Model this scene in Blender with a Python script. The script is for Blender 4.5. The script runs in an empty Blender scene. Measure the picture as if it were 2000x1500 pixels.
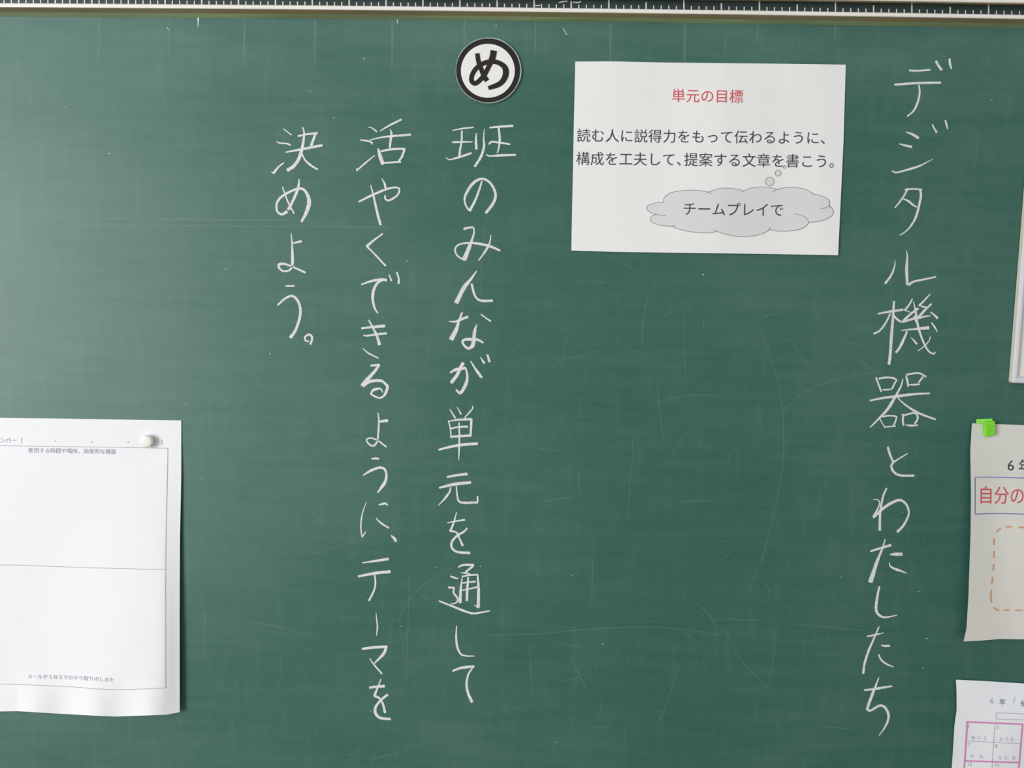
import bpy, bmesh, math, random
import numpy as np
from mathutils import Vector, Matrix

random.seed(4)
S = bpy.context.scene
COL = S.collection
Z0 = 1.55                      # height of the picture's middle above the floor

# ------------------------------------------------------------------ camera
F = 1650.0
YAW, PITCH, ROLL = 0.02218984, -0.05066202, -0.0207457
CAM = np.array([0.0558896, -1.16573438, 0.05314427 + Z0])
def _rot(y, p, r):
    cy, sy, cp, sp, cr, sr = math.cos(y), math.sin(y), math.cos(p), math.sin(p), math.cos(r), math.sin(r)
    return (np.array([[cy, -sy, 0], [sy, cy, 0], [0, 0, 1]]) @ np.array([[1, 0, 0], [0, cp, -sp], [0, sp, cp]])
            @ np.array([[cr, 0, sr], [0, 1, 0], [-sr, 0, cr]]))
R = _rot(YAW, PITCH, ROLL)
cd = bpy.data.cameras.new('camera'); cam = bpy.data.objects.new('camera', cd); COL.objects.link(cam)
cd.sensor_width = 36; cd.sensor_fit = 'HORIZONTAL'; cd.lens = 36 * F / 2000
cd.clip_start = 0.05
M = Matrix.Identity(4)
for i in range(3):
    M[i][0] = R[i][0]; M[i][1] = R[i][2]; M[i][2] = -R[i][1]; M[i][3] = CAM[i]
cam.matrix_world = M
S.camera = cam

# ------------------------------------------------------------------ light
S.view_settings.view_transform = 'Standard'
S.view_settings.look = 'None'
S.view_settings.exposure = 0.0
S.view_settings.gamma = 1.0
S.view_settings.use_curve_mapping = False
W = bpy.data.worlds.new('world'); S.world = W; W.use_nodes = True
bg = W.node_tree.nodes['Background']
bg.inputs[0].default_value = (0.95, 0.98, 1.0, 1); bg.inputs[1].default_value = 0.50

def area(name, loc, target, sx, sy, power, col):
    l = bpy.data.lights.new(name, 'AREA'); l.shape = 'RECTANGLE'; l.size = sx; l.size_y = sy
    l.energy = power; l.color = col
    o = bpy.data.objects.new(name, l); COL.objects.link(o)
    o.location = loc
    o.rotation_euler = (Vector(target) - Vector(loc)).to_track_quat('-Z', 'Y').to_euler()
    return o
area('window_daylight', (-3.0, -2.95, 1.72), (-0.2, 0.0, 1.45), 1.7, 1.9, 128, (0.98, 0.99, 1.0))

# ------------------------------------------------------------------ helpers
def at(px, py, d=0.0):
    """point at depth d in front of the board surface seen at photo pixel (px, py)"""
    v = R @ np.array([(px - 1000) / F, 1.0, (750 - py) / F])
    t = (-d - CAM[1]) / v[1]
    p = CAM + v * t
    return (float(p[0]), float(p[1]), float(p[2]))

def srgb(r, g, b):
    def f(c):
        c /= 255.0
        return c / 12.92 if c <= 0.04045 else ((c + 0.055) / 1.055) ** 2.4
    return (f(r), f(g), f(b), 1)

class NT:
    def __init__(s, name):
        s.m = bpy.data.materials.new(name); s.m.use_nodes = True
        s.t = s.m.node_tree; s.b = s.t.nodes['Principled BSDF']; s.out = s.t.nodes['Material Output']
    def n(s, typ, **kw):
        x = s.t.nodes.new(typ)
        for k, v in kw.items():
            if k.startswith('i_'):
                x.inputs[int(k[2:])].default_value = v
            else:
                setattr(x, k, v)
        return x
    def l(s, a, b): s.t.links.new(a, b)
    def math(s, op, a, b=None, c=None, clamp=False):
        x = s.t.nodes.new('ShaderNodeMath'); x.operation = op; x.use_clamp = clamp
        for i, v in enumerate((a, b, c)):
            if v is None: continue
            if isinstance(v, (int, float)): x.inputs[i].default_value = v
            else: s.l(v, x.inputs[i])
        return x.outputs[0]
    def noise(s, scale, stretch=(1, 1, 1), detail=3, rough=0.55):
        g = s.n('ShaderNodeNewGeometry')
        mp = s.n('ShaderNodeMapping'); mp.inputs['Scale'].default_value = stretch
        s.l(g.outputs['Position'], mp.inputs['Vector'])
        x = s.n('ShaderNodeTexNoise'); x.inputs['Scale'].default_value = scale
        x.inputs['Detail'].default_value = detail; x.inputs['Roughness'].default_value = rough
        s.l(mp.outputs[0], x.inputs['Vector'])
        return x.outputs['Fac']
    def remap(s, v, a, b, c, d):
        x = s.n('ShaderNodeMapRange'); x.inputs[1].default_value = a; x.inputs[2].default_value = b
        x.inputs[3].default_value = c; x.inputs[4].default_value = d
        s.l(v, x.inputs[0]); return x.outputs[0]
    def mix(s, fac, a, b):
        x = s.n('ShaderNodeMix'); x.data_type = 'RGBA'
        if isinstance(fac, (int, float)): x.inputs['Factor'].default_value = fac
        else: s.l(fac, x.inputs['Factor'])
        for k, v in ((6, a), (7, b)):
            if isinstance(v, tuple): x.inputs[k].default_value = v
            else: s.l(v, x.inputs[k])
        return x.outputs[2]

def simple(name, col, rough=0.6, var=0.04, scale=60, stretch=(1, 1, 1), metal=0.0, spec=0.5, bump=0.0, coat=0.0):
    k = NT(name)
    v = k.remap(k.noise(scale, stretch), 0.3, 0.7, 1 - var * 2, 1.0)
    mx = k.n('ShaderNodeMix'); mx.data_type = 'RGBA'; mx.blend_type = 'MULTIPLY'
    mx.inputs['Factor'].default_value = 1.0; mx.inputs[6].default_value = col
    cc = k.n('ShaderNodeCombineColor')
    for i in range(3): k.l(v, cc.inputs[i])
    k.l(cc.outputs[0], mx.inputs[7]); k.l(mx.outputs[2], k.b.inputs['Base Color'])
    k.b.inputs['Roughness'].default_value = rough
    k.b.inputs['Metallic'].default_value = metal
    k.b.inputs['Specular IOR Level'].default_value = spec
    k.b.inputs['Coat Weight'].default_value = coat
    if bump:
        bp = k.n('ShaderNodeBump'); bp.inputs['Strength'].default_value = bump; bp.inputs['Distance'].default_value = 0.001
        k.l(k.noise(scale * 3, stretch), bp.inputs['Height']); k.l(bp.outputs[0], k.b.inputs['Normal'])
    return k.m

# green steel chalkboard with wiped chalk dust
def board_material():
    k = NT('chalkboard_green')
    base = srgb(39, 94, 80)
    dust = srgb(140, 172, 166)
    wipe = k.remap(k.noise(7, (1.0, 1, 9.0), 4, 0.6), 0.35, 0.75, 0.0, 0.07)
    fine = k.remap(k.noise(90, (0.5, 1, 5.0), 3, 0.6), 0.35, 0.75, 0.0, 0.035)
    cloud = k.remap(k.noise(2.6, (1, 1, 1.3), 3, 0.5), 0.42, 0.75, 0.0, 0.10)
    vert = k.remap(k.noise(30, (2.2, 1, 0.35), 3, 0.6), 0.5, 0.8, 0.0, 0.06)
    grain = k.remap(k.noise(1500, (1, 1, 1), 1, 0.5), 0.3, 0.7, -0.025, 0.035)
    # dust left under the top rail where the eraser does not reach
    g = k.n('ShaderNodeNewGeometry'); sx = k.n('ShaderNodeSeparateXYZ'); k.l(g.outputs['Position'], sx.inputs[0])
    top = k.remap(sx.outputs[2], Z0 + 0.36, Z0 + 0.485, 0.0, 0.16)
    s = k.math('ADD', wipe, fine)
    s = k.math('ADD', s, cloud); s = k.math('ADD', s, vert); s = k.math('ADD', s, grain)
    s = k.math('ADD', s, k.math('MULTIPLY', top, k.remap(k.noise(6, (1, 1, 3)), 0.3, 0.7, 0.3, 1.2)), clamp=True)
    k.l(k.mix(s, base, dust), k.b.inputs['Base Color'])
    k.b.inputs['Roughness'].default_value = 0.46
    k.b.inputs['Specular IOR Level'].default_value = 0.54
    bp = k.n('ShaderNodeBump'); bp.inputs['Strength'].default_value = 0.12; bp.inputs['Distance'].default_value = 0.0004
    k.l(k.noise(1800, (1, 1, 1), 1), bp.inputs['Height']); k.l(bp.outputs[0], k.b.inputs['Normal'])
    return k.m

def chalk_material(name, col, lo=0.72, hi=1.0, soft=0.75, patch=0.35):
    k = NT(name)
    k.b.inputs['Base Color'].default_value = col
    k.b.inputs['Roughness'].default_value = 0.95
    k.b.inputs['Specular IOR Level'].default_value = 0.1
    a = k.n('ShaderNodeAttribute'); a.attribute_name = 'edge'
    n1 = k.noise(1100, (1, 1, 1), 2, 0.6)
    n2 = k.noise(380, (1, 1, 1), 3, 0.6)
    e = k.math('ADD', a.outputs['Fac'], k.remap(n1, 0.25, 0.75, -patch, patch))
    e = k.remap(e, 0.1, soft, 0.0, 1.0)
    v = k.math('MULTIPLY', e, k.remap(n2, 0.3, 0.7, lo, hi))
    k.l(v, k.b.inputs['Alpha'])
    return k.m

MAT = {
    'board': board_material(),
    'chalk': chalk_material('white_chalk', srgb(238, 240, 240)),
    'faint': chalk_material('faint_chalk', srgb(160, 188, 180), 0.12, 0.42, 1.3, 0.3),
    'ghost': chalk_material('chalk_ghost', srgb(150, 176, 176), 0.22, 0.48, 1.2, 0.25),
    'yellow': chalk_material('yellow_chalk', srgb(156, 184, 122), 0.2, 0.5, 1.1, 0.35),
    'ivory': simple('ivory_aluminium', srgb(250, 246, 240), 0.4, 0.03, 25, (0.3, 1, 4)),
    'ruler': simple('dark_green_scale', srgb(50, 68, 66), 0.5, 0.12, 60, (0.4, 1, 2)),
    'tick': simple('white_scale_mark', srgb(232, 230, 222), 0.6, 0.03),
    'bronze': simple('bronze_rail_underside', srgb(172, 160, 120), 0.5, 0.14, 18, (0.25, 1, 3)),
    'gasket': simple('olive_edge_strip', srgb(128, 152, 112), 0.5, 0.20, 22, (0.25, 1, 4)),
    'wall': simple('painted_wall', srgb(214, 212, 204), 0.85, 0.02, 8),
    'floor': simple('wood_floor', srgb(160, 126, 90), 0.5, 0.12, 12, (0.4, 6, 1)),
    'paper_dimmed': simple('warm_dimmed_paper', srgb(226, 226, 219), 0.8, 0.008, 40, spec=0.2),  # warm paper, base darkened to paint in the light falloff at the right
    'paper_cool': simple('cool_white_paper', srgb(242, 246, 250), 0.8, 0.008, 40, spec=0.2),
    'paper': simple('white_paper', srgb(238, 240, 243), 0.75, 0.008, 40, spec=0.25),
    'paper_grey': simple('matt_white_paper', srgb(243, 244, 242), 0.8, 0.008, 40, spec=0.2),
    'ink': simple('slate_ink', srgb(66, 66, 82), 0.7, 0.02),
    'ink_grey': simple('grey_ink', srgb(168, 168, 184), 0.8, 0.03),
    'ink_line': simple('thin_line_ink', srgb(172, 170, 176), 0.8, 0.03),
    'ink_fine': simple('cloud_outline_ink', srgb(110, 114, 118), 0.8, 0.03),
    'red': simple('red_ink', srgb(222, 84, 92), 0.7, 0.03),
    'cloudfill': simple('grey_cloud_tint', srgb(226, 228, 227), 0.75, 0.01),
    'blue': simple('blue_line_ink', srgb(84, 98, 188), 0.7, 0.03),
    'navy': simple('navy_ink', srgb(82, 96, 150), 0.7, 0.03),
    'orange': simple('orange_dash_ink', srgb(226, 160, 112), 0.7, 0.03),
    'pink': simple('pink_highlighter', srgb(248, 150, 222), 0.7, 0.04, 200),
    'pencil': simple('pencil_grey', srgb(176, 178, 190), 0.8, 0.04, 300),
    'black': simple('glossy_black_print', srgb(40, 35, 33), 0.45, 0.08, 20, spec=0.3),
    'disc': simple('laminated_white_card', srgb(243, 243, 240), 0.35, 0.01, 30),
    'film': simple('laminate_rim', srgb(168, 192, 176), 0.3, 0.05, 40),
    'magnet': simple('white_plastic', srgb(232, 235, 227), 0.35, 0.01, 30),
    'green': simple('lime_green_plastic', srgb(128, 228, 30), 0.35, 0.03, 60),
    'green_light': simple('pale_lime_plastic', srgb(160, 244, 96), 0.35, 0.03, 60),
    'frame': simple('satin_white_frame', srgb(226, 226, 232), 0.35, 0.02, 30, coat=0.2),
    'frame_side': simple('cream_frame_side', srgb(226, 222, 204), 0.5, 0.02, 30),
    'wb': simple('whiteboard_enamel', srgb(238, 238, 234), 0.22, 0.01, 20),
}

def link(name, me, mats, parent=None):
    o = bpy.data.objects.new(name, me); COL.objects.link(o)
    for m in (mats if isinstance(mats, (list, tuple)) else [mats]): me.materials.append(m)
    if parent is not None: o.parent = parent
    return o
def empty(name, parent=None, loc=(0, 0, 0)):
    o = bpy.data.objects.new(name, None); COL.objects.link(o)
    o.empty_display_size = 0.05
    if parent is not None: o.parent = parent
    return o
def tag(o, label=None, cat=None, group=None, kind=None):
    if label: o['label'] = label
    if cat: o['category'] = cat
    if group: o['group'] = group
    if kind: o['kind'] = kind
    return o

class MB:
    def __init__(s): s.v = []; s.f = []; s.e = []; s.mi = []
    def add(s, vs, fs, edge=None, mi=0):
        b = len(s.v); s.v += vs; s.f += [tuple(b + i for i in f) for f in fs]
        s.e += edge if edge is not None else [1.0] * len(vs); s.mi += [mi] * len(fs)
    def build(s, name, mats, parent=None, smooth=False, edge=False):
        me = bpy.data.meshes.new(name); me.from_pydata(s.v, [], s.f); me.update()
        if edge:
            a = me.attributes.new('edge', 'FLOAT', 'POINT'); a.data.foreach_set('value', s.e)
        if smooth: me.polygons.foreach_set('use_smooth', [True] * len(me.polygons))
        o = link(name, me, mats, parent)
        if any(s.mi): me.polygons.foreach_set('material_index', s.mi)
        return o
    def box(s, x0, x1, y0, y1, z0, z1):
        s.add([(x0, y0, z0), (x1, y0, z0), (x1, y1, z0), (x0, y1, z0), (x0, y0, z1), (x1, y0, z1), (x1, y1, z1), (x0, y1, z1)],
              [(0, 3, 2, 1), (4, 5, 6, 7), (0, 1, 5, 4), (1, 2, 6, 5), (2, 3, 7, 6), (3, 0, 4, 7)])

def bevel(o, w, seg=3):
    m = o.modifiers.new('bevel', 'BEVEL'); m.width = w; m.segments = seg; m.limit_method = 'ANGLE'

def spline(pts, sub=6):
    p = np.array(pts, float)
    if len(p) < 3 or sub < 2:
        n = max(2, sub)
        return [tuple(p[0] + (p[-1] - p[0]) * i / n) for i in range(n + 1)] if len(p) == 2 else [tuple(q) for q in p]
    ext = np.vstack([2 * p[0] - p[1], p, 2 * p[-1] - p[-2]])
    out = []
    for i in range(1, len(ext) - 2):
        p0, p1, p2, p3 = ext[i - 1:i + 3]
        for k in range(sub):
            t = k / sub
            # centripetal-like damping
            m1 = (p2 - p0) * 0.5; m2 = (p3 - p1) * 0.5
            L = np.linalg.norm(p2 - p1) + 1e-9
            for m in (m1, m2):
                l = np.linalg.norm(m)
                if l > L * 1.2: m *= L * 1.2 / l
            t2, t3 = t * t, t ** 3
            out.append(tuple((2 * t3 - 3 * t2 + 1) * p1 + (t3 - 2 * t2 + t) * m1 + (-2 * t3 + 3 * t2) * p2 + (t3 - t2) * m2))
    out.append(tuple(p[-1])); return out

def ribbon(mb, pts, widths, depth=0.0003, sub=6, across=(-1, -0.6, 0, 0.6, 1), taper=True, jit=0.0):
    """a flat stroke through photo-pixel points; widths (px) are spread along its length"""
    c = np.array(spline(pts, sub)); n = len(c)
    seg = np.r_[0, np.cumsum(np.linalg.norm(np.diff(c, axis=0), axis=1))]
    T = seg[-1] if seg[-1] > 0 else 1
    if len(widths) == 1: w = np.full(n, widths[0], float)
    else: w = np.interp(seg / T, np.linspace(0, 1, len(widths)), widths)
    tg = np.gradient(c, axis=0); tg /= (np.linalg.norm(tg, axis=1, keepdims=True) + 1e-9)
    if taper:   # a little run-out at both ends
        e = 0.22
        c = np.vstack([c[0] - tg[0] * w[0] * e, c, c[-1] + tg[-1] * w[-1] * e])
        tg = np.vstack([tg[0], tg, tg[-1]]); w = np.r_[w[0] * 0.62, w, w[-1] * 0.62]; n += 2
        seg = np.r_[-0.01, seg, T + 0.01]
    if jit: w = w * (1 + np.random.uniform(-jit, jit, n))
    nm = np.stack([-tg[:, 1], tg[:, 0]], 1)
    D = depth if callable(depth) else (lambda x, y: depth)
    vs, ed = [], []
    k = len(across)
    for i in range(n):
        for a in across:
            x, y = c[i] + nm[i] * w[i] * 0.5 * a
            vs.append(at(x, y, D(x, y)))
            ed.append(0.0 if (abs(a) == 1 or (taper and i in (0, n - 1))) else (1.0 if abs(a) < 0.5 else 0.9))
    fs = [(i * k + j, i * k + j + 1, (i + 1) * k + j + 1, (i + 1) * k + j) for i in range(n - 1) for j in range(k - 1)]
    mb.add(vs, fs, ed)

# ------------------------------------------------------------------ setting
m = MB(); m.box(-3.2, 3.2, 0.022, 0.12, 0, 2.9); tag(m.build('wall_front', MAT['wall']), 'pale painted wall behind the chalkboard', kind='structure')
m = MB(); m.box(-3.2, 3.2, -4.0, 0.12, -0.05, 0.0); tag(m.build('floor', MAT['floor']), 'brown wooden classroom floor', kind='structure')

# ------------------------------------------------------------------ chalkboard
board = empty('chalkboard')
tag(board, 'long green chalkboard covered in white chalk writing under a measuring scale rail', 'chalkboard')
m = MB(); m.box(-1.9, 1.9, 0.0, 0.022, Z0 - 0.66, Z0 + 0.62)
m.build('board_panel', MAT['board'], board)
m = MB(); m.box(-1.9, 1.9, -0.012, 0.0, Z0 - 0.66, Z0 - 0.63)
bevel(m.build('bottom_rail', MAT['ivory'], board), 0.003)

def yw(x):
    g = lambda t: 6 + 0.0055 * t + 3e-6 * t * t
    if x < 0: return g(0) + 0.0055 * x
    if x > 2000: return g(2000) + 0.0175 * (x - 2000)
    return g(x)
def band(name, prof, mat, smooth=False, x0=-1750, x1=3450, step=50):
    mb = MB(); xs = list(range(x0, x1 + 1, step)); k = len(prof)
    vs = [at(x, yw(x) + o, d) for x in xs for o, d in prof]
    fs = [(i * k + j, (i + 1) * k + j, (i + 1) * k + j + 1, i * k + j + 1) for i in range(len(xs) - 1) for j in range(k - 1)]
    mb.add(vs, fs)
    return mb.build(name, mat, board, smooth)
band('top_rail', [(-62, 0.0), (-60, .024), (-30, .0255), (-26.5, .0265), (-23.4, .0255), (-22, .023)], MAT['ivory'])
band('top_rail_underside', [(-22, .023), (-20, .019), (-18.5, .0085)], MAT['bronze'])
band('measuring_scale', [(-21, .0085), (0.5, .0085)], MAT['ruler'])
band('lower_rail', [(0, .0085), (0, .018), (1.2, .0200), (4.5, .0206), (7.6, .0198), (9, .0175)], MAT['ivory'])
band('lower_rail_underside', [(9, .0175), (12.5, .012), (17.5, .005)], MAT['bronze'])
band('edge_strip', [(17.5, .005), (21, .0034), (26.2, .0003)], MAT['gasket'])

ks = [250.75, 322.5, 394, 465.75, 538, 610, 682, 754, 826, 898.2, 971, 1043.25, 1115.75, 1189.25, 1262, 1335.75, 1409, 1483.25,
      1557, 1631.75, 1706.25, 1781, 1855.75, 1931]
def tick_x(c):       # centimetres from the 250.75 px mark
    t = c / 5.0
    if t < 0: return ks[0] + t * 71.4
    if t > 23: return ks[-1] + (t - 23) * 75.3
    return float(np.interp(t, range(24), ks))
mb = MB()
for c in range(-110, 210):
    x = tick_x(c); k = (c + 5) % 10
    h = 19.5 if c % 10 == 5 else (13.5 if c % 5 == 0 else 7.2)
    w = 2.2 if c % 5 else 2.8
    ribbon(mb, [(x, yw(x) + 0.4), (x - 0.1, yw(x) - h)], [w], 0.0089, 1, (-1, 1), taper=False)
o = mb.build('scale_marks', MAT['tick'], board); o['kind'] = 'stuff'; o['label'] = 'white centimetre marks on the dark scale'
mb = MB()
for pts, w in [([(1090, 5.4), (1098, 3.4), (1109, 2.2)], [1.6, 3, 2]), ([(1119, 4), (1128, 5), (1135, 3)], [2, 3.2, 2]),
               ([(1045, 11), (1055, 10.8)], [2, 2.4])]:
    ribbon(mb, pts, w, 0.0091)
mb.build('chalk_smear', MAT['chalk'], board, edge=True)['kind'] = 'stuff'

# ---- handwriting. Each character: origin px, then strokes "widths:points" in 1/7.5 px
TEXT = {}
TEXT['r'] = [
 ('1730,100', '28:345,282 480,286 650,272|34:130,490 450,468 805,460|22,34,22:485,495 497,600 470,740 410,870 315,955|38:735,145 775,215 820,275|30,40,18:935,110 940,180 962,262'),
 ('1720,220', '14,36,42:370,283 460,315 555,372|16,32,38:275,458 360,480 455,502|20,34,8:168,855 225,878 380,840 560,785 680,725 765,678|24,24,32:758,175 785,230 820,290|24,32,16:948,112 965,180 982,240'),
 ('1710,360', '28,26,20:465,60 440,130 360,250 285,340|26:430,82 540,68 680,78|34,36,14:655,85 665,160 640,300 590,480 510,620 430,700 355,745|16,36,20:400,210 480,245 540,295 605,335'),
 ('1710,360', '10,30,34:285,1115 280,1200 230,1330 140,1455|10,44,40:452,970 465,1060 455,1250 465,1470|34,28,24:480,1475 560,1425 700,1395 885,1355'),
 ('1700,560', '22,34,34:110,395 280,365 480,335|30,44,44:345,215 335,400 310,700 290,1000 272,1135|24,28,28:290,395 230,520 140,640 50,690|26,32,28:345,425 385,470 450,520|20,34:615,178 570,260 505,345|14:505,345 580,372|36:700,318 590,400 480,500|34:465,515 560,490 640,465|26,34:640,430 675,520|20,34:872,112 790,200 715,278|26:740,285 810,300|26,44:895,250 800,340 705,450|26,30,12:700,465 780,440 878,425|20,38:885,375 930,410 985,462|24,28,10:895,530 940,590 985,665|14,32,50:455,640 600,625 855,600|14,36,34,30,26:630,215 660,350 690,540 740,720 810,880 870,960 930,985|22:925,990 948,958|30,42,36:535,655 510,720 440,870 375,965|10,24,36:590,742 640,790 680,840|14,20,14:880,730 860,790 790,870 695,942'),
 ('1690,700', '26:158,278 190,370 235,488|28:200,298 290,280 400,285 465,320|26:450,335 420,385 395,440|24:395,442 350,455 260,460|22,36,26:595,255 615,320 630,410|26:600,240 700,222 800,220 890,268|28:845,270 780,355|14,32,16:645,385 720,385 800,378|24,44,24:70,618 260,580 460,555 700,525 945,512|16,48,16:552,300 520,410 440,560 330,740 210,870 70,1012|16,36,24:475,580 600,690 780,800 1030,895|18:212,880 250,950 290,1015|24:250,855 350,838 450,848|24:460,850 440,930 410,985|20:295,1005 445,990|30:560,830 550,900 560,980|22:535,820 575,832|28:580,830 700,800 755,812|30:755,812 768,880 725,955|14,36,18:590,975 680,985 770,975'),
 ('1690,850', '36,34,30:330,175 360,280 405,385|14,36,32:618,270 500,340 400,410 385,475 430,550 520,590 715,592'),
 ('1690,850', '26,34,38:312,775 260,900 225,1080 215,1200 212,1395|12,20,40:120,942 180,945 208,985 190,1060 120,1200|36,42,26,40:120,1205 230,1100 360,1005 500,950 590,1000 635,1100 630,1180 560,1320 470,1415'),
 ('1680,1040', '28,34,40:150,275 280,235 450,185|16,44,72:365,100 330,220 240,450 150,725|18,50,44:440,325 500,318 615,318|12,40,14:425,440 440,490 500,530 600,565 680,598'),
 ('1680,1040', '26,44,34,12:282,790 250,950 232,1100 250,1180 320,1235 400,1240 540,1210'),
 ('1670,1200', '24,28,10:180,322 290,300 420,268|18,36,34:350,180 300,300 200,530 140,720 120,865|16,34,30:385,445 420,462 510,460|24,30,14:348,590 380,660 450,720 565,770'),
 ('1670,1290', '28,38,24:135,435 300,415 540,375|16,44,40:348,250 300,380 240,530 175,715|34,36,38,30,12:175,715 225,735 300,690 370,660 440,690 490,790 480,880 430,990 350,1100'),
]
TEXT['b'] = [
 ('870,230', '12,26,20:98,187 250,158 410,140|26,30,34:240,190 238,340 215,460 205,560|26,26,18:100,358 240,355 395,354|10,34,30:5,582 60,612 190,580 380,518|16,38,38:452,230 448,340 455,460|8,40,36:570,165 560,300 565,420 520,570 430,715|24,34,36:645,145 800,130 990,118|32,36,18:780,150 795,300 785,420 760,520|30,30,26:638,385 680,352 790,365 945,388|18,36,28:600,540 640,560 830,550 1030,545'),
 ('870,230', '24,34,40:535,925 500,1040 440,1200 355,1365|26,26,40,44,34,36,40,44,40:340,1355 290,1260 285,1160 350,1030 440,930 550,895 660,960 730,1100 720,1210 660,1310 590,1395'),
 ('860,430', '36,30,30:345,130 400,112 480,105|20,32,60,64:490,110 492,200 430,380 350,580|24,26,26,36,40,30:340,580 250,520 215,430 270,360 400,335 560,345 720,380 875,445|12,34,18:742,220 720,340 650,470 560,590'),
 ('860,430', '16,60,64:533,745 450,860 340,1000 235,1210|34,34,30,38,36:460,935 490,1060 530,1140 600,1180 765,1180'),
 ('850,590', '12,40,36:200,282 300,285 400,245 480,215|30,34,60,74:395,155 350,270 310,400 235,545|20,20,26:670,180 760,245 815,280|8,48,54,60:612,320 580,420 565,560 550,640|60,36,34,40,44,36,26:550,640 490,680 430,640 400,580 450,545 560,550 620,550 705,595'),
 ('850,590', '28,50,40:220,1035 300,990 440,965|24,34,50,50,26:445,960 470,1080 450,1200 370,1330 305,1285|50,48,50:410,890 370,960 320,1070 235,1180|16,34,40:520,865 590,980 680,1105|12,40:662,808 720,895|26,40:765,768 795,875'),
 ('840,780', '14,28:290,145 370,275|10,26:395,112 455,218|18,24,14:625,100 620,140 500,275|14,34,36:265,325 400,300 600,290|20,22:268,310 295,420 308,555|36,34:605,285 600,400 592,540|26,32:300,430 420,405 550,398|34,36:300,550 440,538 590,530|28,44,40:125,738 320,690 500,662 695,648|20,28,26,12:425,340 430,540 425,740 420,890'),
 ('840,910', '30,40:250,162 400,135 545,118|30,48,40:135,320 350,270 595,242|24,34,10:300,318 290,370 230,460 120,580|20,26,36,30:385,300 400,450 425,520 500,540 700,535|22,28:697,440 695,520'),
 ('840,910', '16,30:255,833 400,805 510,790|14,36:388,680 350,820 298,955|30,24,26,34:295,955 380,970 420,1040 478,1168|24,36,34,32,40:545,910 500,960 400,1020 320,1110 320,1200 400,1260 585,1275'),
 ('840,1080', '22,36,34:412,205 500,175 640,178|34,30:635,185 520,280|12,26,18:455,290 520,295 590,312|20,30,16:298,340 350,360 410,375|32,26:270,505 358,510|24,30,24,14:355,510 345,580 405,670 380,730 305,748|22,30,34,30,20:130,702 300,770 530,860 650,885 875,848|10,40,44:472,345 450,530 440,730|24,26:470,345 580,325 700,318|24,44,50:695,318 710,520 705,800|18,30:475,440 665,418|16,28:470,548 690,500|24,40,36:560,355 545,530 540,700|14:650,762 690,790'),
 ('840,1200', '14,28,36,24,16:390,165 382,330 400,480 450,580 530,608 645,610'),
 ('840,1200', '28,42,34:330,830 450,785 645,760|22,36,42:635,765 560,880 535,1020 555,1150 615,1285'),
]
TEXT['c'] = [
 ('680,220', '10,26:292,213 350,225 420,278|20,26,24:180,400 290,415 355,440|22,20:352,440 345,465|22,26,14:125,850 250,740 390,625|20:128,815 126,850|14,30,30:465,272 600,190 780,100|14,30,34:315,402 500,360 700,340 915,322|14,36,40,30:615,242 635,300 620,420 610,510|26,60,50:440,528 470,640 510,755|30,34,30:480,565 650,535 835,530|34,36,28:825,540 790,640 745,705|26,30:500,738 640,730 770,720'),
 ('680,220', '26,34,34,26,30,24:155,1305 350,1210 550,1125 690,1095 750,1120 720,1210 600,1285 545,1265 540,1210|10,28,34:490,965 530,1030 548,1105|16,30,36,38:330,1060 370,1210 400,1350 440,1520 477,1645'),
 ('680,400', '24,28,44:505,425 400,500 275,605|24,26,26:265,600 400,735 548,895'),
 ('680,530', '20,38,40:192,192 350,140 470,122 565,125|24,40,46,36,20:540,120 440,160 375,270 360,400 385,530 435,612|20,28:600,48 635,140|24,32:712,10 740,100 740,180'),
 ('680,530', '28,36,46:195,835 350,815 535,800|20,34,32:225,935 270,945 400,925 565,908|18,30,34,50:300,712 360,820 420,940 460,1075|12,24,18:215,1128 300,1200 445,1272'),
 ('680,700', '30,34:330,108 400,100 460,92|36,46,56,64:455,100 380,200 290,300 210,400|50,46,44,40:230,395 300,345 400,325 500,330|34,44,36,26,30:500,330 570,400 570,450 530,540 460,580 370,545 330,510|24,44,30,12:330,510 370,465 430,445 480,450 510,505'),
 ('680,700', '38,42:465,925 580,910|14,26,28,28,30,24,22,24,24:437,795 450,900 445,1050 430,1190 400,1260 350,1280 290,1240 270,1190 330,1165 420,1195 500,1250 560,1298'),
 ('680,880', '18,34,28:340,122 400,115 450,120|18,40,36,34,52,20:218,362 340,290 460,250 530,270 560,350 540,460 430,620'),
 ('680,880', '10,22,20:268,755 215,900 188,1060 190,1180 207,1270|22,14:207,1262 260,1188|20,36,20:450,795 540,775 580,800|14,30,24:408,990 480,1060 595,1135'),
 ('680,880', '14,40,40:625,1240 670,1280 702,1328'),
 ('680,1070', '14,34,40:205,220 380,195 590,162|30,44,46:145,418 400,370 615,350|22,28,30:385,390 400,500 380,620 305,775'),
 ('680,1070', '6,18,24,10:408,945 418,1060 428,1160 415,1290'),
 ('680,1230', '32,40,40:205,280 380,258 570,248|40,44,20:560,245 520,350 385,490|12,26,26:315,418 370,500 495,645'),
 ('680,1230', '34,42:312,848 400,835 530,825|14,26,40:483,718 430,850 385,970|36,30,34,36:385,970 460,1005 510,1090 540,1215|36,34,44,42,36:580,950 480,1030 405,1130 400,1220 470,1290 620,1308'),
]
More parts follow.
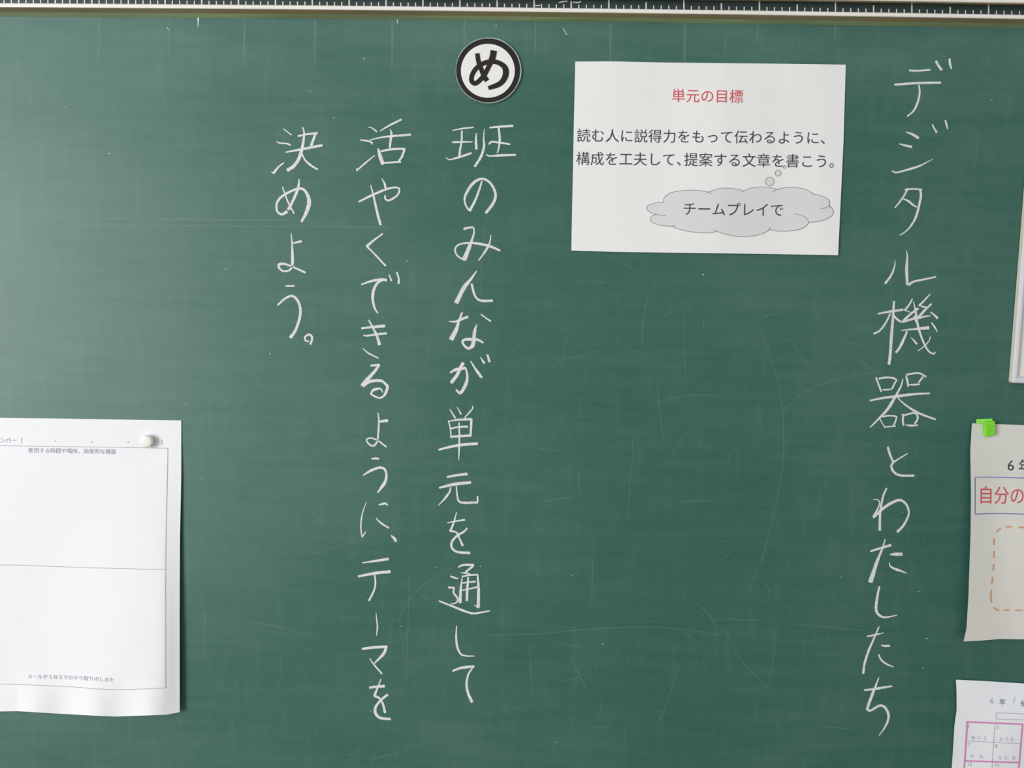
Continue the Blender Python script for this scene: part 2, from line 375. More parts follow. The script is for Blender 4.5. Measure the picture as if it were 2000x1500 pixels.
TEXT['d'] = [
 ('510,240', '14,20:328,88 445,178|16,22,26:230,275 270,295 380,305 430,325|18,30,34:335,583 250,650 180,740|18:155,722 190,742|28,28,34:540,195 650,170 825,148|36,40:795,165 735,330|20,40,36:362,430 600,385 895,328|20,36,50,50,50:608,65 630,150 610,330 560,510 480,630 385,695|22,30,26:595,450 650,550 740,630 830,682'),
 ('510,240', '18,24,20:312,938 390,1150 485,1330|16,46,40,50:558,822 540,960 470,1130 400,1270|44,30,36,36,34,40,60,56,30:380,1300 300,1340 235,1290 230,1180 290,1090 400,1020 520,970 620,975 690,1080 700,1200 650,1340 590,1450'),
 ('510,430', '24,34:470,335 590,310|10,24,34,44,30,26,40,26,28,30:440,190 452,340 460,560 450,690 400,740 320,745 265,700 260,655 330,640 440,675 650,768'),
 ('510,530', '20,24:360,215 485,213|26,32,36,38,40,40,50:245,492 350,400 450,360 530,420 575,550 560,700 500,870 430,970'),
 ('510,530', '22,28,30,34,30,34:700,1030 650,1010 645,960 700,925 745,960 740,1020 720,1068'),
]
np.random.seed(3)
for key in 'rbcd':
    holder = empty('chalk_writing', board)
    for org, strokes in TEXT[key]:
        ox, oy = (float(v) for v in org.split(','))
        mb = MB()
        for si, st in enumerate(strokes.split('|')):
            w, p = st.split(':')
            w = [float(v) / 7.5 * 1.2 for v in w.split(',')]
            p = [tuple(float(v) for v in q.split(',')) for q in p.split()]
            p = [(ox + a / 7.5, oy + b / 7.5) for a, b in p]
            ribbon(mb, p, w, 0.00035 + si * 0.00004, jit=0.05)
        mb.build('chalk_character', MAT['chalk'], holder, edge=True)

# ---- scratches, wiped grid marks, specks
def strokes(name, items, mat, w, ox=0, oy=0, s=1.0, depth=0.0002):
    mb = MB()
    for k, it in enumerate(items):
        p = [(ox + a / s, oy + b / s) for a, b in it]
        ribbon(mb, p, [w * 0.6, w, w * 0.6], depth + k * 1e-6)
    return mb
A = [[(835,625),(845,760),(868,905)],[(640,428),(790,500)],[(1245,175),(1330,330),(1400,530),(1440,700),(1452,900),(1440,1080),(1400,1280),(1340,1490)],
 [(1450,755),(1540,675),(1700,605),(1920,565)],[(965,230),(840,310)],[(965,230),(967,450),(975,640)],[(800,170),(765,300),(760,450)],[(1480,400),(1600,580)],
 [(1700,400),(1840,440)],[(1810,500),(1880,550)],[(610,0),(740,75)],[(545,165),(640,200)],[(845,710),(1000,680),(1160,685)],[(990,850),(910,970)],
 [(220,930),(400,965)],[(920,1200),(1110,1195)],[(710,860),(715,960),(700,1100),(695,1290)],[(450,980),(455,1190)],[(1180,960),(1190,1010)],[(1060,300),(1060,360)],
 [(320,545),(400,500),(600,450)],[(280,1200),(440,1170)],[(130,470),(200,400)],[(1400,280),(1330,305),(1460,265)]]
B = [[(0,600),(250,595),(500,572),(780,560),(950,573),(1150,600)],[(1100,522),(1480,530)],[(1480,545),(1850,580)],[(940,740),(900,880),(830,1060)],
 [(1415,560),(1400,740),(1370,850)],[(1175,590),(1250,730),(1380,865)],[(1200,175),(1150,250)],[(1380,110),(1340,250),(1260,420)],[(1440,438),(1505,490)],
 [(520,235),(515,420)],[(505,790),(340,835)],[(575,880),(550,1000)],[(410,705),(495,880)],[(145,965),(190,963)],[(365,640),(460,660)],[(210,640),(225,900)],
 [(1600,1045),(1780,1058)],[(500,1055),(620,1045)],[(1020,440),(1100,520),(1140,640)],[(930,570),(1040,635)],[(1320,330),(1370,360),(1385,430)]]
Cc = [[(450,648),(560,655),(680,685),(800,722)],[(810,222),(860,240),(1010,195),(1100,150)],[(1680,310),(1500,420),(1380,560),(1340,660)],[(1465,480),(1525,520)],
 [(1410,400),(1400,700),(1395,1000)],[(655,820),(655,960)],[(215,580),(205,830)],[(860,1240),(870,1330)],[(300,680),(480,680)],[(1110,485),(1170,510)],
 [(830,0),(900,60)],[(1030,1430),(1150,1385)],[(1180,1455),(1340,1410)]]
mb = MB()
for items, ox, oy, s in ((A, 950, 500, 2.5), (B, 950, 1000, 2.5), (Cc, 330, 1000, 3.0)):
    for k, it in enumerate(items):
        p = [(ox + a / s, oy + b / s) for a, b in it]
        ribbon(mb, p, [1.0, 1.7, 1.0] if k % 3 else [1.4, 2.2, 1.2], 0.0002 + k * 1e-6)
# long wiped horizontal line and the edge of a wiped band
for y0, y1, x1, w in ((434, 444, 760, 2.6), (424, 430, 560, 4)):
    ribbon(mb, [(10, y0), (300, (y0 + y1) / 2 + 1), (x1, y1)], [w], 0.00022)
rs = random.Random(11)
for i in range(240):       # fine random scuffs left by the eraser and by chalk corners
    x = rs.uniform(-20, 1960); y = rs.uniform(60, 1495); L = rs.uniform(14, 90)
    a = rs.choice([0, 0, math.pi / 2, math.pi / 2, rs.uniform(0, math.pi)]) + rs.uniform(-0.12, 0.12)
    ribbon(mb, [(x, y), (x + L * 0.5 * math.cos(a) + rs.uniform(-2, 2), y + L * 0.5 * math.sin(a)), (x + L * math.cos(a), y + L * math.sin(a))],
           [0.6, 1.3, 0.6], 0.00016 + i * 2e-7, 4, (-1, 0, 1))
o = mb.build('scratches', MAT['faint'], board, edge=True); o['kind'] = 'stuff'; o['label'] = 'faint scratches and chalk traces'
mb = MB()
for x, L, w in ((48,30,3),(195,90,4),(332,80,3.2),(478,92,4),(616,92,4),(767,95,4.4),(908,60,4),(1046,70,3),(1193,84,4.4),(1338,80,4.2),(1480,40,3),(1632,28,3.4)):
    y = yw(x) + 27
    ribbon(mb, [(x, y), (x - 0.6, y + L * 0.5), (x - 1.2, y + L)], [w * 1.5, w * 1.4, w * 0.7], 0.00025, 3)
ribbon(mb, [(1320, 420), (1400, 421)], [1], 0.0002, 2)
o = mb.build('grid_traces', MAT['ghost'], board, edge=True); o['kind'] = 'stuff'; o['label'] = 'ghostly wiped vertical guide lines below the rail'
mb = MB()
for p, w in (([(387, 33), (387.2, 43), (386.5, 53)], [5, 3, 1.5]), ([(776, 37), (776.5, 46)], [2.4, 1.6]), ([(1100, 55), (1107, 68)], [1.4, 1.6]), ([(325, 53), (330, 59)], [1.2, 1]), ):
    ribbon(mb, p, w, 0.0003)
for x, y in ((213,300),(1803,1305),(1810,1247),(1794,1155),(1763,1000),(527,691),(363,790),(1118,1124),(1177,1258),(938,1106),(853,1109),(795,510),(969,50),(711,115),(606,178),
             (1373,537),(1088,1450),(1643,1127),(724,1389),(394,935),(1937,196),(126,209),(652,230),(783,1223),(441,525)):
    r = rs.uniform(1.1, 2.1)
    ribbon(mb, [(x - r * 0.6, y), (x + r * 0.6, y + rs.uniform(-1, 1))], [r, r], 0.0003, 2)
o = mb.build('chalk_specks', MAT['chalk'], board, edge=True); o['kind'] = 'stuff'; o['label'] = 'small white chalk specks'
mb = MB()
for p, w in (([(455, 31), (455.4, 38)], [2, 1.4]), ([(1416, 78), (1415, 100), (1414, 120)], [2, 1.5, 1]), ([(1416, 86), (1421, 85.5)], [1]),
             ([(1463, 54.5), (1453, 63), (1447, 75)], [2.2, 1.6, 1]), ([(1484, 61), (1476, 74)], [2.2, 1]), ([(1492, 52), (1489, 75), (1488, 98)], [1.6, 1.2, .8]),
             ([(1548, 76), (1547, 100)], [1.4, .8]), ([(1597, 77), (1586, 93), (1577, 105), (1571, 113)], [2.2, 1.6, .8]), ([(1575, 82), (1568, 90)], [1.2, .8]),
             ([(1510, 111.5), (1522, 106)], [1.6, 1]), ([(1546, 113), (1553, 114.5), (1557, 119)], [1.4, 1])):
    ribbon(mb, p, w, 0.0003)
mb.build('yellow_chalk_marks', MAT['yellow'], board, edge=True)['kind'] = 'stuff'

mb = MB()   # a long thin thread-like trace through the third column
ribbon(mb, [(961, 313), (959, 326), (960.6, 341), (963.3, 356)], [1.7], 0.0007, 6, (-1, 0, 1))
ribbon(mb, [(961.3, 371), (959.3, 392), (953, 420), (945.3, 457), (943.3, 487), (940, 523), (938.6, 563), (937.3, 607)], [1.6], 0.0007, 6, (-1, 0, 1))
mb.build('fine_thread_line', MAT['ghost'], board, edge=True)

# ------------------------------------------------------------------ lettering on paper
def text_mesh(s):
    c = bpy.data.curves.new('t', 'FONT'); c.body = s; c.size = 1.0; c.resolution_u = 3
    o = bpy.data.objects.new('t', c); COL.objects.link(o)
    dg = bpy.context.evaluated_depsgraph_get(); dg.update()
    me = bpy.data.meshes.new_from_object(o.evaluated_get(dg))
    v = np.array([q.co[:] for q in me.vertices]) if len(me.vertices) else np.zeros((0, 3))
    f = [tuple(p.vertices) for p in me.polygons]
    bpy.data.objects.remove(o); bpy.data.curves.remove(c); bpy.data.meshes.remove(me)
    return v, f
_a, _ = text_mesh('国'); _b, _ = text_mesh('国国')
ADV = float(_b[:, 0].max() - _a[:, 0].max()); XC = float((_a[:, 0].max() + _a[:, 0].min()) / 2); YC = float((_a[:, 1].max() + _a[:, 1].min()) / 2)

def lettering(name, s, p0, p1, n, mat, parent, D, vs=1.0, wave=None, lift=0.0004):
    """s printed so that cell 0 is centred at p0 and cell n at p1 (photo px)"""
    v, f = text_mesh(s)
    p0 = np.array(p0, float); p1 = np.array(p1, float); u = (p1 - p0) / n; w = np.array([u[1], -u[0]]) * vs
    out = []
    for q in v:
        p = p0 + u * (q[0] - XC) / ADV + w * (q[1] - YC) / ADV
        if wave: p = p + np.array([0, wave(p[0])])
        out.append(at(p[0], p[1], D(p[0], p[1]) + lift))
    mb = MB(); mb.add(out, f)
    return mb.build(name, mat, parent)

def sstep(x, a, b):
    t = min(1.0, max(0.0, (x - a) / (b - a))); return t * t * (3 - 2 * t)

def poly_at(line, t):
    d = np.r_[0, np.cumsum(np.linalg.norm(np.diff(line, axis=0), axis=1))]; d /= d[-1]
    return np.array([np.interp(t, d, line[:, 0]), np.interp(t, d, line[:, 1])])
def sheet(name, top, bottom, left, right, D, mat, parent=None, nu=60, nv=60):
    T, B, L, Rr = (np.array(x, float) for x in (top, bottom, left, right))
    vs = []
    for j in range(nv + 1):
        v = j / nv
        for i in range(nu + 1):
            u = i / nu
            c = ((1 - v) * poly_at(T, u) + v * poly_at(B, u) + (1 - u) * poly_at(L, v) + u * poly_at(Rr, v)
                 - ((1 - u) * (1 - v) * T[0] + u * (1 - v) * T[-1] + (1 - u) * v * B[0] + u * v * B[-1]))
            vs.append(at(c[0], c[1], D(c[0], c[1])))
    k = nu + 1
    fs = [(j * k + i, (j + 1) * k + i, (j + 1) * k + i + 1, j * k + i + 1) for j in range(nv) for i in range(nu)]
    mb = MB(); mb.add(vs, fs)
    o = mb.build(name, mat, parent, smooth=True)
    m = o.modifiers.new('thickness', 'SOLIDIFY'); m.thickness = 0.00012; m.offset = -1
    e = o.modifiers.new('crisp_edge', 'EDGE_SPLIT'); e.split_angle = math.radians(40)
    return o

def lines(name, items, w, mat, parent, D, lift=0.0004, sub=8):
    mb = MB()
    for it in items:
        pts = []
        if len(it) == 2:
            n = 24
            pts = [(it[0][0] + (it[1][0] - it[0][0]) * i / n, it[0][1] + (it[1][1] - it[0][1]) * i / n) for i in range(n + 1)]
        else: pts = it
        ribbon(mb, pts, [w], (lambda x, y: D(x, y) + lift), sub if len(it) > 2 else 1, (-1, 1), taper=False)
    return mb.build(name, mat, parent)

# ---- unit-goal sheet
def Dg(x, y):
    t = 0.0014
    for c, a, w in ((1205, .0012, 110), (1408, .0030, 120), (1600, .0014, 90)):
        t += a * max(0.0, 1 - abs(x - c) / w)
    t += 0.0012 * sstep(y, 430, 497) * sstep(x, 1560, 1640)
    t += 0.0004 * math.sin(x * 0.021 + y * 0.011)
    return t
goal = empty('goal_sheet')
tag(goal, 'white sheet with red heading, two dark lines of print and grey thought cloud', 'paper sheet')
sheet('paper', [(1123.4, 120.3), (1190, 119.8), (1290, 122), (1400, 123.2), (1520, 124.4), (1652, 126.3)],
      [(1115.8, 489.3), (1200, 492), (1380, 494.5), (1520, 496.3), (1636.8, 498.6)],
      [(1123.4, 120.3), (1119.5, 305), (1115.8, 489.3)], [(1652, 126.3), (1647.3, 280), (1638, 476), (1636.8, 498.6)], Dg, MAT['paper_grey'], goal)
lettering('printed_heading', '単元の目標', (1325, 187), (1438.1, 188.8), 4, MAT['red'], goal, Dg)
lettering('printed_line', '読む人に説得力をもって伝わるように、', (1139.9, 265.0), (1587.5, 269.6), 16, MAT['ink'], goal, Dg)
lettering('printed_line', '構成を工夫して、', (1138.4, 310.0), (1306.4, 311.8), 6, MAT['ink'], goal, Dg)
lettering('printed_line', '提案する文章を書こう。', (1349.9, 312.1), (1604.6, 315.4), 9, MAT['ink'], goal, Dg)
G = lambda q: [(1100 + a / 3.3333, 100 + b / 3.3333) for a, b in q]
lobes = [[(652,985),(660,950),(700,922),(770,908),(860,905),(930,915),(972,928)], [(940,918),(1000,898),(1070,891),(1130,898),(1178,910)],
 [(1170,915),(1200,897),(1270,884),(1340,888),(1400,902)], [(1365,915),(1400,897),(1480,886),(1560,895),(1610,915),(1635,935)],
 [(1628,930),(1690,945),(1730,970),(1733,1000),(1710,1018),(1680,1026)], [(1728,1008),(1755,1030),(1755,1065),(1710,1095),(1650,1110),(1595,1115)],
 [(1505,1058),(1560,1072),(1593,1100),(1590,1130),(1540,1160),(1460,1171),(1390,1170),(1340,1160)], [(1350,1145),(1335,1168),(1290,1190),(1200,1206),(1130,1205),(1050,1190),(1000,1172),(980,1160)],
 [(998,1175),(930,1183),(830,1175),(760,1160),(705,1140)], [(733,1136),(680,1139),(620,1130),(575,1110),(567,1088),(585,1068),(610,1062)],
 [(670,1068),(620,1066),(570,1050),(542,1025),(555,1003),(600,988),(655,982)]]
outer = [(652,985),(660,950),(700,922),(770,908),(860,905),(950,917),(1000,898),(1070,891),(1130,898),(1178,910),(1200,897),(1270,884),(1340,888),(1382,904),(1400,897),(1480,886),(1560,895),
 (1610,915),(1635,932),(1690,945),(1730,970),(1735,1000),(1730,1012),(1755,1030),(1755,1065),(1710,1095),(1650,1110),(1595,1115),(1588,1130),(1540,1160),(1460,1171),(1390,1170),(1340,1160),
 (1290,1190),(1200,1206),(1130,1205),(1050,1190),(998,1173),(930,1183),(830,1175),(760,1160),(715,1142),(680,1139),(620,1130),(575,1110),(567,1088),(585,1068),(605,1062),(570,1050),(542,1025),
 (555,1003),(600,988)]
bmc = bmesh.new()
vv = [bmc.verts.new((x, y, 0)) for x, y in G(outer)]
bmc.faces.new(vv)
for cx, cy, r in ((1345, 848, 28), (1399, 794, 19), (1440, 753, 9)):
    x, y = G([(cx, cy)])[0]; r /= 3.333
    bmc.faces.new([bmc.verts.new((x + r * math.cos(a * .26180), y + r * math.sin(a * .26180), 0)) for a in range(24)])
bmesh.ops.triangulate(bmc, faces=bmc.faces[:])
# cut into small pieces so that the tint follows the folds of the sheet
for x in range(1250, 1640, 12):
    bmesh.ops.bisect_plane(bmc, geom=bmc.verts[:] + bmc.edges[:] + bmc.faces[:], plane_co=(x, 0, 0), plane_no=(1, 0, 0))
for y in range(360, 470, 12):
    bmesh.ops.bisect_plane(bmc, geom=bmc.verts[:] + bmc.edges[:] + bmc.faces[:], plane_co=(0, y, 0), plane_no=(0, 1, 0))
for v in bmc.verts: v.co = at(v.co.x, v.co.y, Dg(v.co.x, v.co.y) + 0.0003)
me = bpy.data.meshes.new('thought_cloud'); bmc.to_mesh(me); bmc.free()
link('thought_cloud', me, MAT['cloudfill'], goal)
circ = [[(1100 + (cx + r * math.cos(a * .2618)) / 3.333, 100 + (cy + r * math.sin(a * .2618)) / 3.333) for a in range(25)] for cx, cy, r in ((1345, 848, 28), (1399, 794, 19), (1440, 753, 9))]
lines('cloud_outline', [G(l) for l in lobes] + circ, 0.8, MAT['ink_fine'], goal, Dg, 0.0005, 5)
lettering('printed_line', 'チームプレイで', (1346.9, 408.4), (1517.6, 410.5), 6, MAT['ink'], goal, Dg, lift=0.0006)

# ---- worksheet at the left
def Dl(x, y):
    A = 0.0015 + 0.013 * sstep(y, 880, 1330)
    up = sstep(x, 60, 312); down = 1 - 0.62 * sstep(x, 312, 362)
    t = 0.0012 + A * up * down
    t += 0.0035 * sstep(y, 1290, 1400) * math.sin((x - 40) * 0.055) * (1 - sstep(x, 290, 340))
    t += 0.0006 * math.sin(x * 0.02 + y * 0.008) + 0.0006
    t += 0.006 * (1 - sstep(x, -70, 6)) * (0.5 + 0.5 * math.cos((y - 985) * 0.0215))
    d = math.hypot(x - 290, y - 861)
    t *= 0.35 + 0.65 * sstep(d, 12, 60)
    t *= 0.4 + 0.6 * sstep(y, 830, 960)
    return max(0.0005, t)
work = empty('worksheet')
tag(work, 'large white ruled worksheet curling off the board, held by round white magnet', 'paper sheet')
sheet('paper', [(-80, 815.5), (0, 816), (100, 817.2), (200, 819), (354.2, 821)],
      [(-80, 1392), (0, 1389.5), (35, 1389), (100, 1393), (180, 1397.5), (225, 1399.5), (280, 1397.5), (325, 1396), (351, 1391)],
      [(-80, 815.5), (-86, 1100), (-80, 1392)], [(354.2, 821), (354, 930), (351.5, 1050), (350.8, 1200), (351, 1391)], Dl, MAT['paper'], work, 90, 90)
lines('ruled_frame', [[(-70, 869.5), (0, 870.4), (150, 872.6), (327.6, 875.4)], [(327.6, 875.4), (327, 920), (325, 1000), (323.6, 1080), (323.2, 1200), (323.6, 1344)],
      [(-70, 1103), (0, 1103.4), (60, 1104.6), (180, 1109), (323.5, 1112.6)], [(-70, 1337), (0, 1336.2), (60, 1338), (140, 1341.6), (190, 1345.6), (240, 1347), (323.5, 1343.8)]],
      0.95, MAT['ink_line'], work, Dl, 0.0004, 10)
lettering('printed_line', '使用する時間や場所、効果的な機能', (60, 879.6), (221.6, 882.2), 15, MAT['ink_grey'], work, Dl)
lettering('printed_line', 'メンバー（', (-7, 859.8), (27, 860.3), 3, MAT['ink_grey'], work, Dl)
for x, y in ((108, 862), (179, 863.4), (250, 864)):
    lettering('printed_dot', '・', (x, y), (x + 11, y), 1, MAT['ink_grey'], work, Dl)
lettering('printed_line', '）', (319.5, 865), (331, 865.2), 1, MAT['ink_grey'], work, Dl)
lettering('printed_line', 'メールやＳＮＳでのやり取りのしかた', (58, 1321.4), (218, 1328.2), 16, MAT['ink_grey'], work, Dl, wave=lambda x: -1.2 * math.sin((x - 58) / 160 * math.pi))

# ---- lesson sheet at the right
def Dr(x, y):
    t = 0.0016 + (0.004 + 0.009 * sstep(y, 860, 1180)) * (1 - sstep(x, 1870, 1985)) + 0.006 * sstep(y, 940, 1060) * sstep(x, 1940, 2060)
    t += 0.0012 * math.sin(x * 0.045 + y * 0.006) * sstep(y, 850, 950)
    d = math.hypot(x - 1925, y - 835); t *= 0.3 + 0.7 * sstep(d, 8, 60)
    return max(0.0008, t)
les = empty('lesson_sheet')
tag(les, 'white sheet with red words in a blue box, hung by lime green clip', 'paper sheet')
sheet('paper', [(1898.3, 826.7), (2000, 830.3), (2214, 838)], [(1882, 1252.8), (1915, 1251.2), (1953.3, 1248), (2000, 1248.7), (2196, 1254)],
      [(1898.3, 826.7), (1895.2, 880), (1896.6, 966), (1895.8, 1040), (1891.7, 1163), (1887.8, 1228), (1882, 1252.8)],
      [(2214, 838), (2205, 1040), (2196, 1254)], Dr, MAT['paper_dimmed'], les)
lettering('printed_digit', '6', (1981.5, 908.7), (2010.5, 909.5), 1, MAT['ink'], les, Dr)
lettering('printed_line', '年', (2002.5, 911), (2031, 912), 1, MAT['ink'], les, Dr)
lines('blue_box', [[(1904.5, 932), (1950, 932.2), (2000, 933.8), (2185, 940)], [(1904.6, 932), (1904.6, 1004.3)], [(1904.6, 1004.2), (1948, 1003), (2000, 1004.3), (2180, 1011)], [(2185, 940), (2180, 1011)]],
      1.3, MAT['blue'], les, Dr)
lettering('red_words', '自分の', (1925.6, 967.4), (1986.8, 968.6), 2, MAT['red'], les, Dr, vs=1.22)
H = lambda q, oy: [(1860 + a / 6, oy + b / 6) for a, b in q]
dash = [H([(515,1437),(568,1387)], 800), H([(628,1372),(700,1375)], 800), H([(775,1380),(850,1383)], 800), H([(490,125),(487,208)], 1030), H([(488,278),(490,362)], 1030),
        H([(485,433),(478,513)], 1030), H([(470,582),(464,665)], 1030), H([(460,735),(450,820),(458,885)], 1030), H([(485,940),(545,977)], 1030),
        H([(600,970),(668,970)], 1030), H([(737,973),(822,973)], 1030)]
for k in range(1, 9):
    dash.append([(2000 + k * 24 - 9, 1030.6 + k * 0.5), (2000 + k * 24 + 4, 1031 + k * 0.5)])
    dash.append([(2000 + k * 24 - 6, 1192.6 + k * 0.4), (2000 + k * 24 + 7, 1193 + k * 0.4)])
lines('orange_dashes', dash, 2.5, MAT['orange'], les, Dr)

# ---- name sheet, bottom right
def Dn(x, y):
    t = 0.002 + 0.004 * (1 - sstep(abs(y - 1400), 0, 130)) * sstep(x, 1862, 1960) + 0.001 * math.sin(x * 0.04 + y * 0.02)
    return max(0.0008, t)
nm = empty('name_list_sheet')
tag(nm, 'white sheet with pink highlighted grid of pencilled names below the lesson sheet', 'paper sheet')
sheet('paper', [(1867.1, 1327.5), (1930, 1330.5), (2000, 1335), (2180, 1346)], [(1850, 1585), (1990, 1595), (2165, 1605)],
      [(1867.1, 1327.5), (1868.3, 1351.8), (1868.6, 1386), (1864.2, 1417.7), (1862, 1455.7), (1858.9, 1500), (1850, 1585)], [(2180, 1346), (2165, 1605)], Dn, MAT['paper_cool'], nm)
Q = lambda q: [(1850 + a / 7.893, 1310 + b / 7.893) for a, b in q]
lines('pink_grid', [Q(l) for l in [[(290, 788), (1175, 826)], [(305, 785), (295, 1000), (262, 1500)], [(1165, 825), (1140, 1100), (1105, 1500)], [(255, 1390), (1110, 1416)],
      [(262, 1500), (225, 2000)], [(1105, 1500), (1080, 2000)], [(225, 2000), (1080, 2025)]]], 3.2, MAT['pink'], nm, Dn, 0.0003)
lines('grid_lines', [Q(l) for l in [[(300, 792), (1160, 828)], [(318, 800), (300, 1090), (270, 1500), (235, 2000)], [(740, 810), (715, 1110), (690, 1500), (655, 2000)], [(300, 1083), (700, 1104), (1150, 1127)],
      [(270, 1393), (1100, 1418)], [(1158, 830), (1100, 1500)], [(757, 650), (1184, 666), (1500, 680)], [(757, 650), (752, 745)], [(752, 745), (1184, 758), (1500, 772)], [(250, 1700), (1090, 1725)]]],
      0.8, MAT['ink_line'], nm, Dn, 0.0005)
lettering('pencil_digit', '6', (1941.2, 1368.6), (1957, 1369.4), 1, MAT['pencil'], nm, Dn)
lettering('printed_line', '年', (1957.9, 1371.3), (1971, 1372), 1, MAT['navy'], nm, Dn)
lines('pencil_stroke', [Q([(1045, 405), (1030, 470), (1018, 532)])], 1.0, MAT['pencil'], nm, Dn)
lettering('printed_line', '組', (2000, 1374), (2013, 1374.7), 1, MAT['navy'], nm, Dn)
for s, x, y, a in (('ゆいと', 400, 1035, 92), ('ようた', 830, 1055, 88), ('かな', 385, 1320, 140), ('えいき', 810, 1340, 108)):
    for k, ch in enumerate(s):
        p = Q([(x + a * k, y + 3 * k), (x + a * k + 72, y + 3 * k - 6 + 5 * k)])
        lettering('pencilled_letter', ch, p[0], p[1], 1, MAT['pencil'], nm, Dn)
for s, x, y in (('1', 352, 850), ('2', 795, 865), ('7', 350, 1135), ('8', 775, 1160), ('13', 345, 1440), ('14', 760, 1455)):
    p = Q([(x, y), (x + 75, y + 3)])
    lettering('pencilled_number', s, p[0], p[1], 1, MAT['pencil'], nm, Dn)

# ------------------------------------------------------------------ round sign
sign = empty('round_sign')
tag(sign, 'round laminated white disc with thick black ring and black hiragana letter', 'sign')
def disc(name, cx, cy, r, d0, d1, mat, parent, n=72, wob=0.0, r_in=None):
    mb = MB(); ph = 1.3
    pts = []
    for i in range(n):
        a = 2 * math.pi * i / n
        rr = r * (1 + wob * math.sin(5 * a + ph) + wob * 0.7 * math.sin(9 * a))
        pts.append((cx + rr * math.cos(a), cy + rr * math.sin(a)))
    front = [at(x, y, d1) for x, y in pts]; back = [(p[0], -d0, p[2]) for p in front]
    if r_in is None:
        mb.add(front + back, [tuple(range(n))] + [(i, (i + 1) % n, n + (i + 1) % n, n + i) for i in range(n)])
    else:
        inn = [at(cx + r_in[2] * math.cos(2 * math.pi * i / n) + r_in[0], cy + r_in[2] * math.sin(2 * math.pi * i / n) + r_in[1], d1) for i in range(n)]
        mb.add(front + inn + back, [(i, (i + 1) % n, n + (i + 1) % n, n + i) for i in range(n)] + [(i, (i + 1) % n, 2 * n + (i + 1) % n, 2 * n + i) for i in range(n)])
    return mb.build(name, mat, parent)
disc('laminate_rim', 954.0, 137.3, 64.3, 0.0006, 0.0032, MAT['film'], sign, wob=0.004)
disc('card_face', 953.2, 137.6, 60.5, 0.0030, 0.0034, MAT['disc'], sign)
disc('black_ring', 953.3, 137.4, 62.4, 0.0034, 0.0036, MAT['black'], sign, r_in=(-0.6, 0.8, 52.7))
Sg = lambda q: [(870 + a / 9.378, 60 + b / 9.378) for a, b in q]
mb = MB()
for w, p in (((80, 84, 84, 90), [(583, 412), (604, 560), (650, 690), (700, 820), (762, 918)]),
             ((116, 112, 84, 84), [(886, 362), (860, 490), (790, 660), (720, 800)]),
             ((84, 84, 84, 84, 84, 84, 84, 90, 112, 100, 92, 72), [(725, 790), (640, 895), (545, 965), (482, 925), (480, 840), (530, 730), (620, 640), (740, 580), (860, 565), (980, 590), (1085, 670), (1105, 790), (1055, 910), (960, 990), (785, 1050)])):
    ribbon(mb, Sg(p), [v / 9.378 for v in w], 0.0040 + 0.0001 * len(mb.v) / 200, 6, (-1, 0, 1), taper=False)
mb.build('black_letter', MAT['black'], sign)

# ------------------------------------------------------------------ round white magnet
mag = empty('round_magnet')
tag(mag, 'small round white magnet pinning the top right corner of the worksheet', 'magnet')
def lathe(name, c, prof, mat, parent, n=40):
    mb = MB(); vs = []
    for r, d in prof:
        for i in range(n):
            a = 2 * math.pi * i / n
            vs.append((c[0] + r * math.cos(a), -d, c[2] + r * math.sin(a)))
    fs = [(j * n + i, j * n + (i + 1) % n, (j + 1) * n + (i + 1) % n, (j + 1) * n + i) for j in range(len(prof) - 1) for i in range(n)]
    fs.append(tuple((len(prof) - 1) * n + i for i in range(n)))
    mb.add(vs, fs); return mb.build(name, mat, parent, smooth=True)
c = at(290.2, 861, 0.002)
lathe('cap', c, [(.0078, .0016), (.0080, .003), (.0081, .0065), (.0086, .0072), (.0088, .0084), (.0085, .0096), (.0078, .0103), (.0060, .0107), (.003, .0108)], MAT['magnet'], mag)
lathe('magnet_core', c, [(.0068, .0008), (.0068, .0018)], MAT['black'], mag)

# ------------------------------------------------------------------ green clip
clip = empty('magnetic_clip')
tag(clip, 'lime green plastic magnetic clip gripping the top of the lesson sheet', 'clip')
def pxbox(name, pts, d0, d1, mat, parent, bev=0.0008):
    """box whose back outline is given in photo px at depth d0"""
    b = [at(x, y, d0) for x, y in pts]; f = [(p[0], -d1, p[2]) for p in b]
    mb = MB(); mb.add(b + f, [(0, 1, 2, 3), (4, 7, 6, 5), (0, 4, 5, 1), (1, 5, 6, 2), (2, 6, 7, 3), (3, 7, 4, 0)])
    o = mb.build(name, mat, parent)
    bevel(o, bev); return o
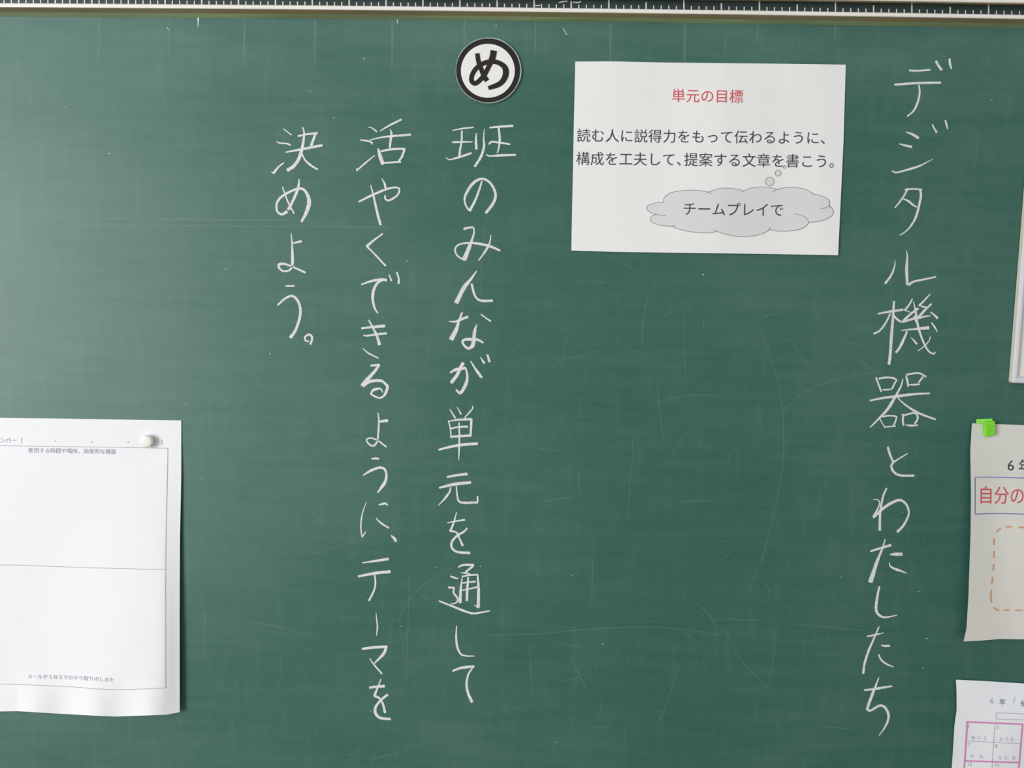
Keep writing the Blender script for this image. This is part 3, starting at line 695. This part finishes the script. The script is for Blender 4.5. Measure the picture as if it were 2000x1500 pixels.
# back plate stands behind the paper edge, jaw in front
pxbox('back_plate', [(1906.4, 818.6), (1936.8, 817.2), (1937.2, 845), (1906.8, 846)], 0.0, 0.0012, MAT['green_light'], clip, 0.0003)
pxbox('top_bridge', [(1906.4, 818.4), (1936.8, 817.2), (1937, 826), (1906.8, 827)], 0.0011, 0.0042, MAT['green_light'], clip)
pxbox('front_jaw', [(1920.6, 823), (1939.8, 821.4), (1939.6, 849.5), (1937, 852), (1921, 853)][:3] + [(1920.4, 852.4)], 0.0030, 0.0088, MAT['green'], clip, 0.0012)
for k in range(2):
    pxbox('ridge', [(1923.6, 826.0 + k * 3.2), (1943.4, 825.0 + k * 3.2), (1943.4, 826.3 + k * 3.2), (1923.6, 827.3 + k * 3.2)], 0.0086, 0.0094, MAT['green_light'], clip, 0.0002)

# ------------------------------------------------------------------ small framed whiteboard
wb = empty('small_whiteboard')
tag(wb, 'small whiteboard with white frame hanging tilted at the right end of the view', 'whiteboard')
bl = Vector(at(1969.6, 747.4, 0.001)); tl = Vector(at(2000.0, 365, 0.001))
up = (tl - bl).normalized(); rt = Vector((up.z, 0, -up.x))
Wd, Ht = 0.52, 0.36
def ring(ins, d, rad):
    """rounded rectangle inset by ins at depth d"""
    out = []
    for cx, cy, a0 in ((ins + rad, ins + rad, 180), (Wd - ins - rad, ins + rad, 270), (Wd - ins - rad, Ht - ins - rad, 0), (ins + rad, Ht - ins - rad, 90)):
        for k in range(5):
            a = math.radians(a0 + k * 22.5)
            p = bl + rt * (cx + rad * math.cos(a)) + up * (cy + rad * math.sin(a))
            out.append((p.x, -d, p.z))
    return out
def rings(name, specs, mat, cap=False):
    mb = MB(); vs = []
    for s in specs: vs += ring(*s)
    n = 20
    fs = [(j * n + i, j * n + (i + 1) % n, (j + 1) * n + (i + 1) % n, (j + 1) * n + i) for j in range(len(specs) - 1) for i in range(n)]
    if cap: fs.append(tuple((len(specs) - 1) * n + i for i in range(n)))
    mb.add(vs, fs); return mb.build(name, mat, wb)
rings('frame_side', [(0.0, .001, .003), (0.0, .0085, .003)], MAT['frame_side'])
rings('frame', [(0.0, .0085, .003), (.0012, .0105, .003), (.0042, .0110, .003), (.0068, .0098, .003), (.0092, .0072, .003), (.0100, .0058, .003)], MAT['frame'])
rings('writing_panel', [(.0098, .0056, .003), (.0110, .0062, .004)], MAT['wb'], cap=True)
